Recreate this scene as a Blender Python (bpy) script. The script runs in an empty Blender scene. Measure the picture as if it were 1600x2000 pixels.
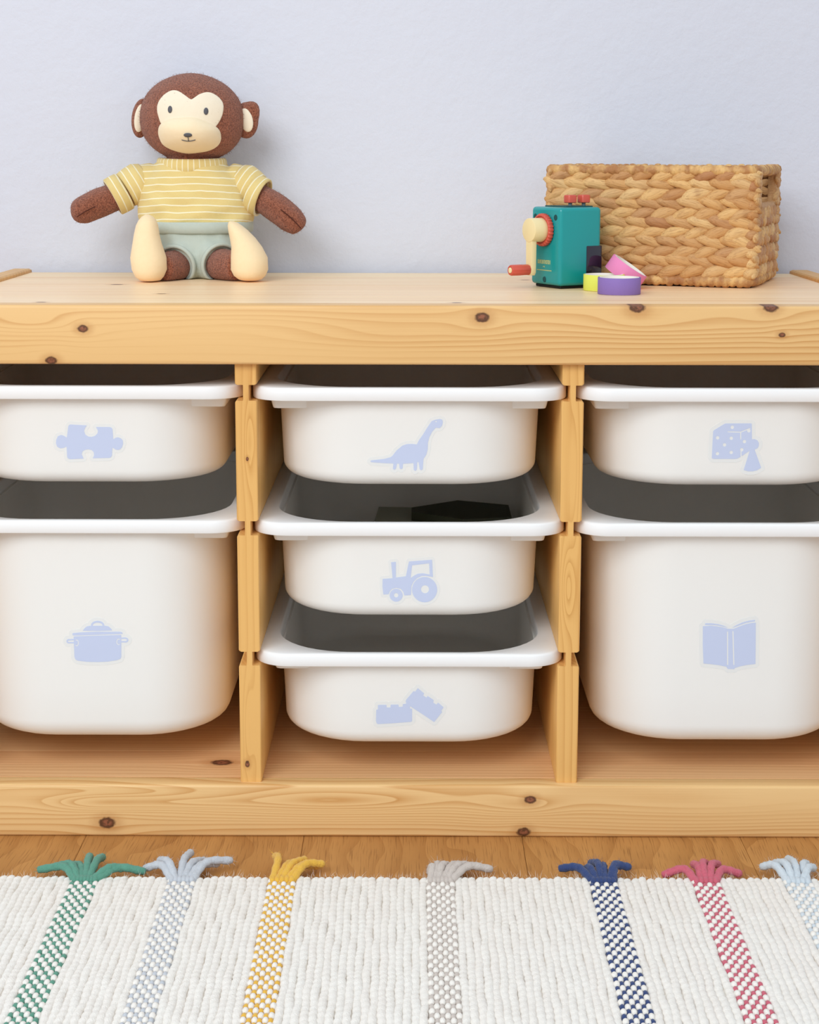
import bpy, bmesh, math, random
import numpy as np
from math import sin, cos, pi, radians, sqrt, exp, atan2, hypot
from mathutils import Vector, Matrix

# ------------------------------------------------------------------ camera, world, lights, exposure
scene = bpy.context.scene
COL = scene.collection
F, PITCH, YAW, ROLL, SHIFT = 3244.4454, .1554, -.0022, .0017, -189.75
CAM = Vector((.0035, -1.549, .6628))
_c, _s = cos(YAW), sin(YAW)
_r0 = Vector((_c, -_s, 0)); _f0 = Vector((_s, _c, 0)); _u0 = Vector((0, 0, 1))
FWD = _f0*cos(PITCH) - _u0*sin(PITCH); _u1 = _u0*cos(PITCH) + _f0*sin(PITCH)
RIGHT = _r0*cos(ROLL) + _u1*sin(ROLL); UP = _u1*cos(ROLL) - _r0*sin(ROLL)
cam = bpy.data.cameras.new('camera'); camo = bpy.data.objects.new('camera', cam); COL.objects.link(camo)
cam.sensor_fit = 'VERTICAL'; cam.sensor_height = 24.0; cam.sensor_width = 24.0
cam.lens = F/2000*24.0; cam.shift_y = SHIFT/2000; cam.clip_start = .05
camo.matrix_world = Matrix((RIGHT, UP, -FWD)).transposed().to_4x4()
camo.location = CAM
scene.camera = camo

world = bpy.data.worlds.new('room_light'); scene.world = world; world.use_nodes = True
bg = world.node_tree.nodes['Background']
bg.inputs[0].default_value = (.875, .945, 1.0, 1); bg.inputs[1].default_value = .69

def area(name, loc, target, size, power, color):
    l = bpy.data.lights.new(name, 'AREA'); l.shape = 'RECTANGLE'; l.size = size[0]; l.size_y = size[1]
    l.energy = power; l.color = color
    o = bpy.data.objects.new(name, l); COL.objects.link(o); o.location = loc
    o.rotation_euler = (Vector(target)-Vector(loc)).to_track_quat('-Z', 'Y').to_euler()
    return o
area('window_daylight', (-1.15, -2.5, 2.25), (0, .2, .45), (2.0, 1.6), 52, (.94, .98, 1.0))

scene.cycles.max_bounces = 9; scene.cycles.diffuse_bounces = 9; scene.cycles.glossy_bounces = 2; scene.cycles.transmission_bounces = 4
vs = scene.view_settings
vs.view_transform = 'Standard'; vs.look = 'None'; vs.gamma = 1; vs.exposure = .28; vs.use_curve_mapping = False

def at(x, y, Y):
    """photo measurement -> point on the upright plane at depth Y"""
    d = RIGHT*((x-800)/F) - UP*((y-SHIFT-1000)/F) + FWD
    return CAM + d*((Y-CAM.y)/d.y)

# ------------------------------------------------------------------ helpers
def srgb(r, g, b):
    f = lambda c: (c/255/12.92) if c/255 <= .04045 else ((c/255+.055)/1.055)**2.4
    return (f(r), f(g), f(b), 1)

class NT:
    def __init__(s, name):
        s.m = bpy.data.materials.new(name); s.m.use_nodes = True
        s.t = s.m.node_tree; s.n = s.t.nodes; s.b = s.n['Principled BSDF']
        s.tc = s.n.new('ShaderNodeTexCoord')
    def link(s, v, sock):
        if hasattr(v, 'is_output'): s.t.links.new(v, sock)
        else: sock.default_value = v
    def math(s, op, a, b=0.0, c=None, clamp=False):
        n = s.n.new('ShaderNodeMath'); n.operation = op; n.use_clamp = clamp
        s.link(a, n.inputs[0]); s.link(b, n.inputs[1])
        if c is not None: s.link(c, n.inputs[2])
        return n.outputs[0]
    def obj(s): return s.tc.outputs['Object']
    def sep(s, v):
        n = s.n.new('ShaderNodeSeparateXYZ'); s.link(v, n.inputs[0]); return n.outputs
    def comb(s, x, y, z):
        n = s.n.new('ShaderNodeCombineXYZ')
        for i, q in enumerate((x, y, z)): s.link(q, n.inputs[i])
        return n.outputs[0]
    def vmul(s, v, k):
        n = s.n.new('ShaderNodeVectorMath'); n.operation = 'MULTIPLY'; s.link(v, n.inputs[0]); n.inputs[1].default_value = k
        return n.outputs[0]
    def vadd(s, v, k):
        n = s.n.new('ShaderNodeVectorMath'); n.operation = 'ADD'; s.link(v, n.inputs[0]); s.link(k, n.inputs[1])
        return n.outputs[0]
    def dot(s, v, k):
        n = s.n.new('ShaderNodeVectorMath'); n.operation = 'DOT_PRODUCT'; s.link(v, n.inputs[0]); n.inputs[1].default_value = k
        return n.outputs['Value']
    def noise(s, v, scale=1, detail=2, rough=.5):
        n = s.n.new('ShaderNodeTexNoise'); s.link(v, n.inputs['Vector'])
        n.inputs['Scale'].default_value = scale; n.inputs['Detail'].default_value = detail; n.inputs['Roughness'].default_value = rough
        return n.outputs[0]
    def mix(s, f, a, b):
        n = s.n.new('ShaderNodeMix'); n.data_type = 'RGBA'
        s.link(f, n.inputs[0]); s.link(a, n.inputs[6]); s.link(b, n.inputs[7]); return n.outputs[2]
    def ramp(s, f, lo, hi):
        n = s.n.new('ShaderNodeMapRange'); n.interpolation_type = 'SMOOTHSTEP'
        s.link(f, n.inputs[0]); n.inputs[1].default_value = lo; n.inputs[2].default_value = hi
        return n.outputs[0]
    def rnd(s):
        n = s.n.new('ShaderNodeObjectInfo'); return n.outputs['Random']
    def bump(s, h, strength, dist=.001):
        n = s.n.new('ShaderNodeBump'); n.inputs['Strength'].default_value = strength; n.inputs['Distance'].default_value = dist
        s.link(h, n.inputs['Height']); s.t.links.new(n.outputs[0], s.b.inputs['Normal'])
    def out(s, col, rough=.5, spec=.5, sheen=0, coat=0):
        s.link(col, s.b.inputs['Base Color']); s.link(rough, s.b.inputs['Roughness'])
        s.b.inputs['Specular IOR Level'].default_value = spec
        s.b.inputs['Sheen Weight'].default_value = sheen; s.b.inputs['Coat Weight'].default_value = coat
        return s.m

def plain(name, col, rough=.5, spec=.5, bump=0, bscale=900, sheen=0, var=0):
    t = NT(name); c = col
    if var:
        n = t.noise(t.obj(), 60, 3); c = t.mix(t.math('MULTIPLY', n, var), col, tuple(x*.6 for x in col[:3])+(1,))
    if bump: t.bump(t.noise(t.obj(), bscale, 3), bump, .0008)
    return t.out(c, rough, spec, sheen)

def wood(name, ax, light, dark, knots=(), blobs=(), freq=120, seed=0., warp=.012, strength=.75, rough=.42, tilt=.55, random_shift=False, red=None):
    """pine: ax = (along, across, third) axis indices; knots (u,v,radius); blobs (u,v,su,sv,amp)"""
    t = NT(name); o = t.sep(t.obj())
    u, v, w = o[ax[0]], o[ax[1]], o[ax[2]]
    u_k, w_k = u, w
    if random_shift:
        r = t.rnd(); u = t.math('ADD', u, t.math('MULTIPLY', r, 7.3)); w = t.math('ADD', w, t.math('MULTIPLY', r, 3.1))
    us = t.math('ADD', u, seed)
    low = t.noise(t.comb(t.math('MULTIPLY', us, 2.6), t.math('MULTIPLY', v, 9), t.math('MULTIPLY', w, 9)), 1, 2, .45)
    f = t.math('ADD', v, t.math('MULTIPLY', w, tilt))
    f = t.math('ADD', f, t.math('MULTIPLY', t.math('SUBTRACT', low, .5), warp*4))
    kmask = None
    for (ku, kv, kr) in knots:
        du = t.math('DIVIDE', t.math('SUBTRACT', u_k, ku), kr*5.0); dv = t.math('DIVIDE', t.math('SUBTRACT', v, kv), kr*2.4)
        g = t.math('EXPONENT', t.math('MULTIPLY', t.math('ADD', t.math('MULTIPLY', du, du), t.math('MULTIPLY', dv, dv)), -1))
        f = t.math('ADD', f, t.math('MULTIPLY', t.math('MULTIPLY', t.math('SUBTRACT', kv, v), g), .85))
    for (bu, bv, su, sv, am) in blobs:
        du = t.math('DIVIDE', t.math('SUBTRACT', u, bu), su); dv = t.math('DIVIDE', t.math('SUBTRACT', v, bv), sv)
        g = t.math('EXPONENT', t.math('MULTIPLY', t.math('ADD', t.math('MULTIPLY', du, du), t.math('MULTIPLY', dv, dv)), -1))
        f = t.math('ADD', f, t.math('MULTIPLY', g, am))
    ph = t.math('MULTIPLY', f, freq)
    ph = t.math('ADD', ph, t.math('MULTIPLY', t.noise(t.comb(t.math('MULTIPLY', f, 45), seed, t.math('MULTIPLY', us, .8)), 1, 2), 2.2))
    fr = t.math('FRACT', ph)
    late = t.math('MULTIPLY', t.math('POWER', fr, 2.2), t.ramp(fr, 1.0, .90))
    gate = t.ramp(t.noise(t.comb(t.math('MULTIPLY', us, 1.2), t.math('MULTIPLY', f, 22), 3.7), 1, 2), .22, .62)
    amt = t.math('MULTIPLY', late, t.math('MULTIPLY_ADD', gate, .85*strength, .15*strength))
    fib = t.noise(t.comb(t.math('MULTIPLY', us, 9), t.math('MULTIPLY', v, 700), t.math('MULTIPLY', w, 700)), 1, 3, .6)
    broad = t.noise(t.comb(t.math('MULTIPLY', us, 1.7), t.math('MULTIPLY', v, 16), t.math('MULTIPLY', w, 16)), 1, 2)
    amt = t.math('ADD', amt, t.math('MULTIPLY', t.math('SUBTRACT', fib, .5), .28))
    amt = t.math('ADD', amt, t.math('MULTIPLY', t.math('SUBTRACT', broad, .5), .8), clamp=True)
    col = t.mix(amt, light, dark)
    if random_shift:
        col = t.mix(t.math('MULTIPLY', t.rnd(), .5), col, red or (light[0]*.93, light[1]*.80, light[2]*.75, 1))
    if knots: kn = t.noise(t.comb(t.math('MULTIPLY', u_k, 260), t.math('MULTIPLY', v, 260), t.math('MULTIPLY', w_k, 260)), 1, 3)
    for (ku, kv, kr) in knots:
        du = t.math('DIVIDE', t.math('SUBTRACT', u_k, ku), kr*1.25); dv = t.math('DIVIDE', t.math('SUBTRACT', v, kv), kr*.85)
        d = t.math('SQRT', t.math('ADD', t.math('MULTIPLY', du, du), t.math('MULTIPLY', dv, dv)))
        d = t.math('ADD', d, t.math('MULTIPLY', t.math('SUBTRACT', kn, .5), .55))
        halo = t.math('MULTIPLY', t.ramp(d, 2.6, .8), .38)
        col = t.mix(halo, col, srgb(176, 112, 56))
        col = t.mix(t.math('MULTIPLY', t.ramp(d, 1.15, .75), .92), col, srgb(74, 38, 26))
        inner = t.math('MULTIPLY', t.ramp(d, .8, .4), t.ramp(kn, .36, .62))
        col = t.mix(inner, col, srgb(150, 92, 66))
    t.bump(fib, .10, .0006)
    return t.out(col, rough, .35)

def link(o, parent=None):
    COL.objects.link(o)
    if parent is not None: o.parent = parent
    return o
def mesh(name, verts, faces, mat=None, parent=None, smooth=True, off=None, sharp=None):
    me = bpy.data.meshes.new(name)
    if off is not None: verts = [(v[0]-off[0], v[1]-off[1], v[2]-off[2]) for v in verts]
    me.from_pydata([tuple(v) for v in verts], [], faces); me.update()
    bm = bmesh.new(); bm.from_mesh(me); bmesh.ops.recalc_face_normals(bm, faces=bm.faces); bm.to_mesh(me); bm.free()
    if smooth: me.polygons.foreach_set('use_smooth', [True]*len(me.polygons))
    if sharp: me.set_sharp_from_angle(angle=radians(sharp))
    if mat: me.materials.append(mat)
    return link(bpy.data.objects.new(name, me), parent)
def from_bm(name, bm, mat, parent=None, smooth=True, sharp=35):
    me = bpy.data.meshes.new(name); bmesh.ops.recalc_face_normals(bm, faces=bm.faces); bm.to_mesh(me); bm.free()
    if smooth:
        me.polygons.foreach_set('use_smooth', [True]*len(me.polygons)); me.set_sharp_from_angle(angle=radians(sharp))
    if mat: me.materials.append(mat)
    return link(bpy.data.objects.new(name, me), parent)
def box_bm(x0, x1, y0, y1, z0, z1, bev=0, seg=2):
    bm = bmesh.new(); bmesh.ops.create_cube(bm, size=1)
    for v in bm.verts: v.co = Vector((x0+(v.co.x+.5)*(x1-x0), y0+(v.co.y+.5)*(y1-y0), z0+(v.co.z+.5)*(z1-z0)))
    if bev: bmesh.ops.bevel(bm, geom=bm.edges[:], offset=bev, segments=seg, profile=.5, affect='EDGES')
    return bm
def box(name, d, mat, parent=None, bev=0, seg=2):
    return from_bm(name, box_bm(*d, bev, seg), mat, parent)
def empty(name, loc=(0, 0, 0), rz=0):
    o = bpy.data.objects.new(name, None); o.empty_display_size = .05; COL.objects.link(o); o.location = loc; o.rotation_euler = (0, 0, rz); return o
def tag(o, label=None, cat=None, group=None, kind=None):
    for k, v in (('label', label), ('category', cat), ('group', group), ('kind', kind)):
        if v: o[k] = v
    return o
def loft(rings, cap=True, closed_ring=False):
    """rings of equal point counts -> verts, faces"""
    n = len(rings[0]); V = [p for r in rings for p in r]; Fc = []
    m = len(rings)
    for i in range(m if closed_ring else m-1):
        for j in range(n):
            a, b = i*n+j, i*n+(j+1) % n; c, d = ((i+1) % m)*n+(j+1) % n, ((i+1) % m)*n+j
            Fc.append((a, b, c, d))
    if cap and not closed_ring:
        Fc.append(tuple(range(n))[::-1]); Fc.append(tuple((m-1)*n+j for j in range(n)))
    return V, Fc
def tube(path, rad, sides=10, cap=True, flat=1.0, up=None):
    """round tube along points; rad number or list; domed by shrinking ends in the list"""
    P = [Vector(p) for p in path]; R = rad if isinstance(rad, (list, tuple)) else [rad]*len(P)
    rings = []; prev = None
    for i, p in enumerate(P):
        t = (P[min(i+1, len(P)-1)]-P[max(i-1, 0)]).normalized()
        if prev is None:
            ref = Vector(up) if up else (Vector((0, 0, 1)) if abs(t.z) < .9 else Vector((1, 0, 0)))
            a = ref - t*ref.dot(t)
        else: a = prev - t*prev.dot(t)
        a.normalize(); prev = a; b = t.cross(a)
        rings.append([p + (a*cos(2*pi*k/sides)*flat + b*sin(2*pi*k/sides))*R[i] for k in range(sides)])
    return loft(rings, cap)
def spline(pts, n):
    """Catmull-Rom through pts"""
    P = [Vector(p) for p in pts]; P = [P[0]*2-P[1]] + P + [P[-1]*2-P[-2]]; out = []
    for i in range(1, len(P)-2):
        for k in range(n):
            t = k/n; a, b, c, d = P[i-1], P[i], P[i+1], P[i+2]
            out.append(.5*((2*b)+(c-a)*t+(2*a-5*b+4*c-d)*t*t+(3*b-a-3*c+d)*t**3))
    out.append(P[-2]); return out
def merge(parts):
    V, Fc = [], []
    for v, f in parts:
        k = len(V); V += list(v); Fc += [tuple(i+k for i in q) for q in f]
    return V, Fc
def ellipsoid(c, r, nu=16, nv=10, M=None):
    V = []; Fc = []; c = Vector(c)
    for i in range(1, nv):
        for j in range(nu):
            th, ph = pi*i/nv, 2*pi*j/nu
            p = Vector((r[0]*sin(th)*cos(ph), r[1]*sin(th)*sin(ph), r[2]*cos(th)))
            V.append(c + (M @ p if M else p))
    for i in range(nv-2):
        for j in range(nu): Fc.append((i*nu+j, i*nu+(j+1) % nu, (i+1)*nu+(j+1) % nu, (i+1)*nu+j))
    a = len(V); p = Vector((0, 0, r[2])); V.append(c+(M @ p if M else p)); V.append(c-(M @ p if M else p))
    for j in range(nu):
        Fc.append((a, (j+1) % nu, j)); Fc.append((a+1, (nv-2)*nu+j, (nv-2)*nu+(j+1) % nu))
    return V, Fc
def fused(name, parts, mat, parent, voxel=.0028, smooth=4, wrinkle=None):
    """one continuous skin around overlapping closed shapes"""
    V, Fc = merge(parts); me = bpy.data.meshes.new(name)
    off = parent.location
    me.from_pydata([tuple(Vector(v)-off) for v in V], [], Fc)
    bm = bmesh.new(); bm.from_mesh(me); bmesh.ops.recalc_face_normals(bm, faces=bm.faces); bm.to_mesh(me); bm.free()
    tmp = bpy.data.objects.new('tmp', me); COL.objects.link(tmp)
    m = tmp.modifiers.new('r', 'REMESH'); m.mode = 'VOXEL'; m.voxel_size = voxel
    if smooth:
        q = tmp.modifiers.new('s', 'SMOOTH'); q.iterations = smooth; q.factor = .5
    dg = bpy.context.evaluated_depsgraph_get()
    out = bpy.data.meshes.new_from_object(tmp.evaluated_get(dg)); out.name = name
    bpy.data.objects.remove(tmp); bpy.data.meshes.remove(me)
    if wrinkle:
        for v in out.vertices: v.co += Vector(wrinkle(v.co + off))
    out.materials.clear(); out.materials.append(mat)
    out.polygons.foreach_set('use_smooth', [True]*len(out.polygons))
    return link(bpy.data.objects.new(name, out), parent)
def rrect(hw, hd, r, n=8, cx=0, cy=0):
    """rounded rectangle, counter-clockwise from +x side front; list of (x,y)"""
    out = []
    for (sx, sy, a0) in ((1, 1, 0), (-1, 1, pi/2), (-1, -1, pi), (1, -1, 1.5*pi)):
        for k in range(n+1):
            a = a0 + (pi/2)*k/n
            out.append((cx+sx*(hw-r)+r*cos(a), cy+sy*(hd-r)+r*sin(a)))
    return out
random.seed(5)

# ------------------------------------------------------------------ setting: wall and floor
T = .5233
t = NT('lavender_paint')
nb = t.noise(t.obj(), 46, 4, .66)
t.bump(nb, .30, .0038)
M_wall = t.out(t.mix(t.noise(t.obj(), 3, 3), srgb(212, 215, 228), srgb(217, 220, 231)), .7, .25)
tag(box('wall_back', (-2.6, 2.6, .455, .555, -.02, 2.5), M_wall), 'pale lavender painted plaster wall behind the pine unit', kind='structure')

t = NT('oak_laminate')
o = t.sep(t.obj()); r = t.rnd()
u = t.math('ADD', o[1], t.math('MULTIPLY', r, 9.1)); x = t.math('ADD', o[0], t.math('MULTIPLY', r, 4.7))
warp = t.noise(t.comb(t.math('MULTIPLY', x, 10), t.math('MULTIPLY', u, 5), 0), 1, 2)
f = t.math('ADD', t.math('MULTIPLY', x, 34), t.math('MULTIPLY', warp, 5.5))
rings = t.math('FRACT', f)
pore = t.noise(t.comb(t.math('MULTIPLY', t.math('ADD', x, t.math('MULTIPLY', warp, .02)), 820), t.math('MULTIPLY', u, 26), 0), 1, 2, .5)
broad = t.noise(t.comb(t.math('MULTIPLY', x, 22), t.math('MULTIPLY', u, 3), 0), 1, 3)
a = t.math('ADD', t.math('MULTIPLY', t.math('POWER', rings, 2), .35), t.math('MULTIPLY', broad, .75))
c = t.mix(t.math('SUBTRACT', a, .12, clamp=True), srgb(202, 148, 86), srgb(150, 96, 44))
c = t.mix(t.math('MULTIPLY', t.ramp(pore, .52, .70), .55), c, srgb(116, 70, 32))
c = t.mix(t.math('MULTIPLY', r, .35), c, srgb(158, 104, 54))
t.bump(pore, .15, .0005)
M_oak = t.out(c, .42, .4)
M_under = plain('underlay', srgb(120, 78, 42), .8)
floor = tag(box('floor', (-2.6, 2.6, -3.2, .455, -.06, -.0105), M_under), 'warm brown oak plank floor', kind='structure')
pk = box_bm(0, .2142, -3.2, .4545, -.0105, 0, .0004, 1)
p0 = from_bm('plank', pk, M_oak, floor); p0.location = (-.3174-.2145*7, 0, 0)
for i in range(1, 15):
    q = p0.copy(); link(q, floor); q.location = (-.3174+.2145*(i-7), 0, 0)

# ------------------------------------------------------------------ pine storage unit
PL, PD = srgb(232, 190, 130), srgb(196, 134, 66)
TL, TD = srgb(255, 232, 192), srgb(230, 182, 124)  # top boards: paler than the rails, brighter overhead light put into the colour
def kw(px, py): p = at(px, py, 0); return (p.x, p.z)
kt = [kw(162, 642)+(.0043,), kw(100, 704)+(.0046,), kw(942, 620)+(.0056,), kw(1245, 600)+(.0062,), kw(1506, 600)+(.0058,), kw(1528, 654)+(.0028,)]
bt = [kw(60, 632)+(.05, .010, .012), kw(470, 640)+(.10, .016, -.010), kw(1330, 640)+(.12, .014, .012), kw(760, 660)+(.12, .012, .008)]
M_rail_top = wood('pine_top_rail', (0, 2, 1), PL, PD, kt, bt, freq=140, seed=1.3, warp=.0045, tilt=.5, strength=.95)
kb = [kw(209, 1607)+(.0068,), kw(1036, 1562)+(.0048,), kw(1023, 1625)+(.0056,)]
bb = [kw(190, 1570)+(.045, .010, .022), kw(330, 1568)+(.07, .007, .015), kw(640, 1568)+(.14, .014, .036), kw(1000, 1580)+(.05, .016, .014), kw(1350, 1575)+(.2, .018, .020), kw(120, 1545)+(.12, .008, -.010)]
M_rail_bot = wood('pine_bottom_rail', (0, 2, 1), srgb(234, 194, 136), srgb(198, 138, 70), kb, bb, freq=150, seed=4.1, warp=.005, tilt=.5, strength=.95)
M_stave = wood('pine_stave', (0, 1, 2), TL, TD, ((-.318, .2525, .0055), (-.352, .034, .004), (-.252, .133, .004), (.045, .0365, .004), (.13, .330, .004)), (), freq=62, seed=2.2, warp=.003, tilt=.3, random_shift=True, rough=.38, strength=1.15, red=srgb(244, 200, 158))
M_shelf = wood('pine_shelf', (0, 1, 2), srgb(238, 196, 146), srgb(206, 150, 98), ((-.19, .062, .009),), (), freq=130, seed=6.2, warp=.004, tilt=.3, random_shift=True)
# posts: along = Z, so knots are given (z, x)
M_post = wood('pine_divider', (2, 0, 1), srgb(230, 180, 108), srgb(192, 130, 60), ((.376, -.1545, .0017), (.0715, -.1585, .0028)), ((.25, .153, .035, .006, .02), (.36, .1575, .06, .005, -.012), (.11, -.1575, .05, .006, .012), (.39, -.153, .04, .005, .014)), freq=140, seed=8.8, warp=.004, tilt=.5, strength=.7)
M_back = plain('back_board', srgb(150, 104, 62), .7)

unit = tag(empty('storage_unit'), 'low knotty pine storage unit holding rows of white bins', 'storage unit')
box('top_rail', (-.4538, .4538, 0, .0272, T-.0558, T), M_rail_top, unit, .0028, 3)
ys = [.0274, .103, .171, .2403, .310, .375, .438]
for i in range(len(ys)-1):
    box('top_plank', (-.4538, .4538, ys[i]+.0001, ys[i+1]-.0001, T-.020, T-.0003), M_stave, unit, .0004, 1)
zs = .0532
box('bottom_rail', (-.4538, .4538, 0, .0225, 0, zs), M_rail_bot, unit, .0030, 3)
ys = [.0227, .0568, .0948, .165, .235, .305, .375, .430]
for i in range(len(ys)-1):
    box('shelf_plank', (-.4538, .4538, ys[i]+.0001, ys[i+1]-.0001, zs-.018, zs-.0004), M_shelf, unit, .00015, 1)
box('back_board', (-.4538, .4538, .4305, .4375, .02, T-.0205), M_back, unit)
for s in (-1, 1):
    # grooved on the inner face for the bin rims, top corners eased
    pf = [(.454, .0)]
    for (a, b) in ((.1717, .1856), (.3012, .3152), (.4319, .4471)):
        pf += [(.454, a-.0016), (.4556, a), (.4634, a), (.4634, b), (.4556, b), (.454, b+.0016)]
    pf += [(.454, T+.0026), (.4556, T+.0042), (.4735, T+.0042), (.475, T+.0026), (.475, 0)]
    cz = (T+.0042)
    V, Fc = loft([[(s*x, .001, z) for x, z in pf], [(s*x, .438, z) for x, z in pf], [(s*x, .4425, min(z, cz-.0012)) for x, z in pf], [(s*x, .444, min(z, cz-.0042)) for x, z in pf]])
    mesh('end_panel', V, Fc, M_post, unit, True, sharp=30)
def divider(xc):
    h, web, ch = .0105, .0029, .0016
    prof = []   # right side going up
    z0, z1 = zs-.0003, T-.0206
    grooves = [(.1717, .1856), (.3012, .3152), (.4319, .4471)]
    prof.append((h-.0008, z0)); prof.append((h, z0+.001))
    for (a, b) in grooves:
        prof += [(h, a-ch), (h-.0006, a-ch*.4), (h-ch, a), (web+.0006, a), (web, a+.0006), (web, b-.0006), (web+.0006, b), (h-ch, b), (h-.0006, b+ch*.4), (h, b+ch)]
    prof += [(h, z1)]
    pts = [(xc+x, z) for x, z in prof] + [(xc-x, z) for x, z in prof[::-1]]
    ins = .0012
    rings = []
    for y, k in ((.0085, ins), (.0085+ins*.4, ins*.35), (.0085+ins*1.2, 0), (.4300, 0)):
        ring = []
        for (x, z) in pts:
            d = x-xc; sgn = 1 if d > 0 else -1
            ring.append((xc + sgn*max(web-.0003, abs(d)-k), y, z))
        rings.append(ring)
    V, Fc = loft(rings)
    return mesh('divider', V, Fc, M_post, unit, True, sharp=30)
divider(-.155); divider(.155)

# ------------------------------------------------------------------ white bins with stickers
def translucent(name, col, tcol, amount, rough):
    t = NT(name); t.out(col, rough, .45)
    tr = t.n.new('ShaderNodeBsdfTranslucent'); tr.inputs[0].default_value = tcol
    mx = t.n.new('ShaderNodeMixShader'); mx.inputs[0].default_value = amount
    t.t.links.new(t.b.outputs[0], mx.inputs[1]); t.t.links.new(tr.outputs[0], mx.inputs[2])
    t.t.links.new(mx.outputs[0], t.n['Material Output'].inputs[0]); return t.m
M_plastic = translucent('white_plastic', (.93, .925, .905, 1), (.92, .80, .62, 1), .12, .34)
M_rim = plain('white_plastic_rim', (.89, .89, .895, 1), .32, .45)
M_print = plain('sticker_print', srgb(196, 206, 233), .5, .35)
M_film = plain('sticker_film', srgb(229, 230, 229), .45, .4)
RW, RD = .151, .2095     # rim half sizes
def make_tub(depth):
    """bin standing with rim top at z=0, rim front at y=0; returns (rim V,F), (tub V,F), front(z)"""
    cy = RD
    ring = lambda hw, hd, r, z, yo=0: [(x, y, z) for x, y in rrect(hw, hd, r, 10, 0, cy+yo)]
    ix, iy0, iy1 = .1305, .0085, .398
    ih, ic = (iy1-iy0)/2, (iy1+iy0)/2-RD
    H = .0126
    rim = [ring(RW-.0006, RD-.0006, .034, -H), ring(RW, RD, .0345, -H+.0007), ring(RW, RD, .0345, -.0022), ring(RW-.0007, RD-.0007, .034, -.0007), ring(RW-.0022, RD-.0022, .033, 0),
           ring(ix+.0012, ih+.0012, .077, 0, ic), ring(ix+.0003, ih+.0003, .077, -.0005, ic), ring(ix-.0006, ih-.0006, .076, -.0020, ic), ring(ix-.0012, ih-.0012, .076, -H, ic)]
    slope = .045 if depth < .15 else .020
    rb = .014 if depth < .15 else .020
    hw0, hd0 = .1295, (.400-.0110)/2; c0 = (.400+.0110)/2-RD; pr = .080
    def sec(z, ins=0.0):
        k = slope*(-z-H)+ins; return ring(hw0-k, hd0-k, max(pr-k*.5, .02), z, c0)
    outer = [sec(-H)]
    for i in range(1, 7): outer.append(sec(-H-(depth-H-rb)*i/6))
    for i in range(1, 8):
        a = pi/2*i/8; outer.append(sec(-depth+rb-rb*sin(a), rb*(1-cos(a))))
    outer.append(sec(-depth, rb)); outer.append(sec(-depth, rb+.02))
    th = .0022
    inner = []
    for q in (outer[::-1]):
        z = q[0][2]; inner.append(z)
    ins_r = [sec(-depth+th, rb+.02+th), sec(-depth+th, rb)]
    for i in range(7, 0, -1):
        a = pi/2*i/8; ins_r.append(sec(-depth+rb-(rb-th)*sin(a), th+(rb-th)*(1-cos(a))))
    for i in range(6, -1, -1): ins_r.append(sec(-H-(depth-H-rb)*i/6, th))
    V, Fc = loft(outer+ins_r, cap=False, closed_ring=False)
    n = len(outer[0]); m = len(outer)
    Fc.append(tuple((m-1)*n+j for j in range(n))); Fc.append(tuple(m*n+j for j in range(n)))
    Fc = [q for q in Fc if not (len(q) == 4 and q[0] // n == m-1 and q[2] // n == m)]
    last = (m+len(ins_r)-1)*n
    for j in range(n): Fc.append((j, (j+1) % n, last+(j+1) % n, last+j))
    front = lambda z: cy+c0-hd0+slope*(-z-H)
    return loft(rim, closed_ring=True), (V, Fc), front
tubs = {}
for d in (.0975, .2260):
    (rv, rf), (tv, tf), fr = make_tub(d)
    a = mesh('rim', rv, rf, M_rim, None, True, sharp=45); b = mesh('tub', tv, tf, M_plastic, None, True, sharp=50)
    COL.objects.unlink(a); COL.objects.unlink(b)
    tubs[d] = (a.data, b.data, fr)
def shoulder_mesh(s):
    """ledge under the rim: flat end at the front corner, running back along the side"""
    zt, zb, y0, y1 = -.0120, -.0240, .0285, .385
    cx, cy_, pr = .1295-.080, .0110+.080, .0790
    def plan(xo, ins):
        P = [(xo, y1), (xo, y0+.004), (xo-.0012, y0+.0012+ins), (xo-.004, y0+ins)]
        a0 = math.asin((cy_-y0-ins)/pr)
        P.append((cx+pr*cos(a0), y0+ins))
        for k in range(1, 9):
            a = a0*(1-k/8); P.append((cx+pr*cos(a), cy_-pr*sin(a)))
        P.append((cx+pr-.0003, y1)); return P
    rings = [[(s*x, y, z) for x, y in plan(xo, i_)] for z, xo, i_ in ((zt, .1345, 0), (zb+.0018, .1318, .0006), (zb+.0005, .1312, .0010), (zb, .1302, .0018))]
    o = mesh('shoulder', *loft(rings), M_plastic, None, True, sharp=35); COL.objects.unlink(o); return o.data
SH = {s: shoulder_mesh(s) for s in (-1, 1)}

def poly_faces(pts):
    bm = bmesh.new(); vsx = [bm.verts.new((x, 0, z)) for x, z in pts]
    fc = bm.faces.new(vsx); bmesh.ops.triangulate(bm, faces=[fc])
    bm.verts.index_update()
    V = [(v.co.x, v.co.z) for v in bm.verts]; Fc = [tuple(v.index for v in q.verts) for q in bm.faces]; bm.free(); return V, Fc
def circle(cx, cy, rx, ry=None, n=20):
    ry = ry or rx; return [(cx+rx*cos(2*pi*k/n), cy+ry*sin(2*pi*k/n)) for k in range(n)]
def smooth2(pts, n=4):
    """closed Catmull-Rom"""
    m = len(pts); out = []
    for i in range(m):
        a, b, c, d = (Vector(pts[(i+k) % m]) for k in (-1, 0, 1, 2))
        for k in range(n):
            q = k/n; p = .5*((2*b)+(c-a)*q+(2*a-5*b+4*c-d)*q*q+(3*b-a-3*c+d)*q**3); out.append((p.x, p.y))
    return out
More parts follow.
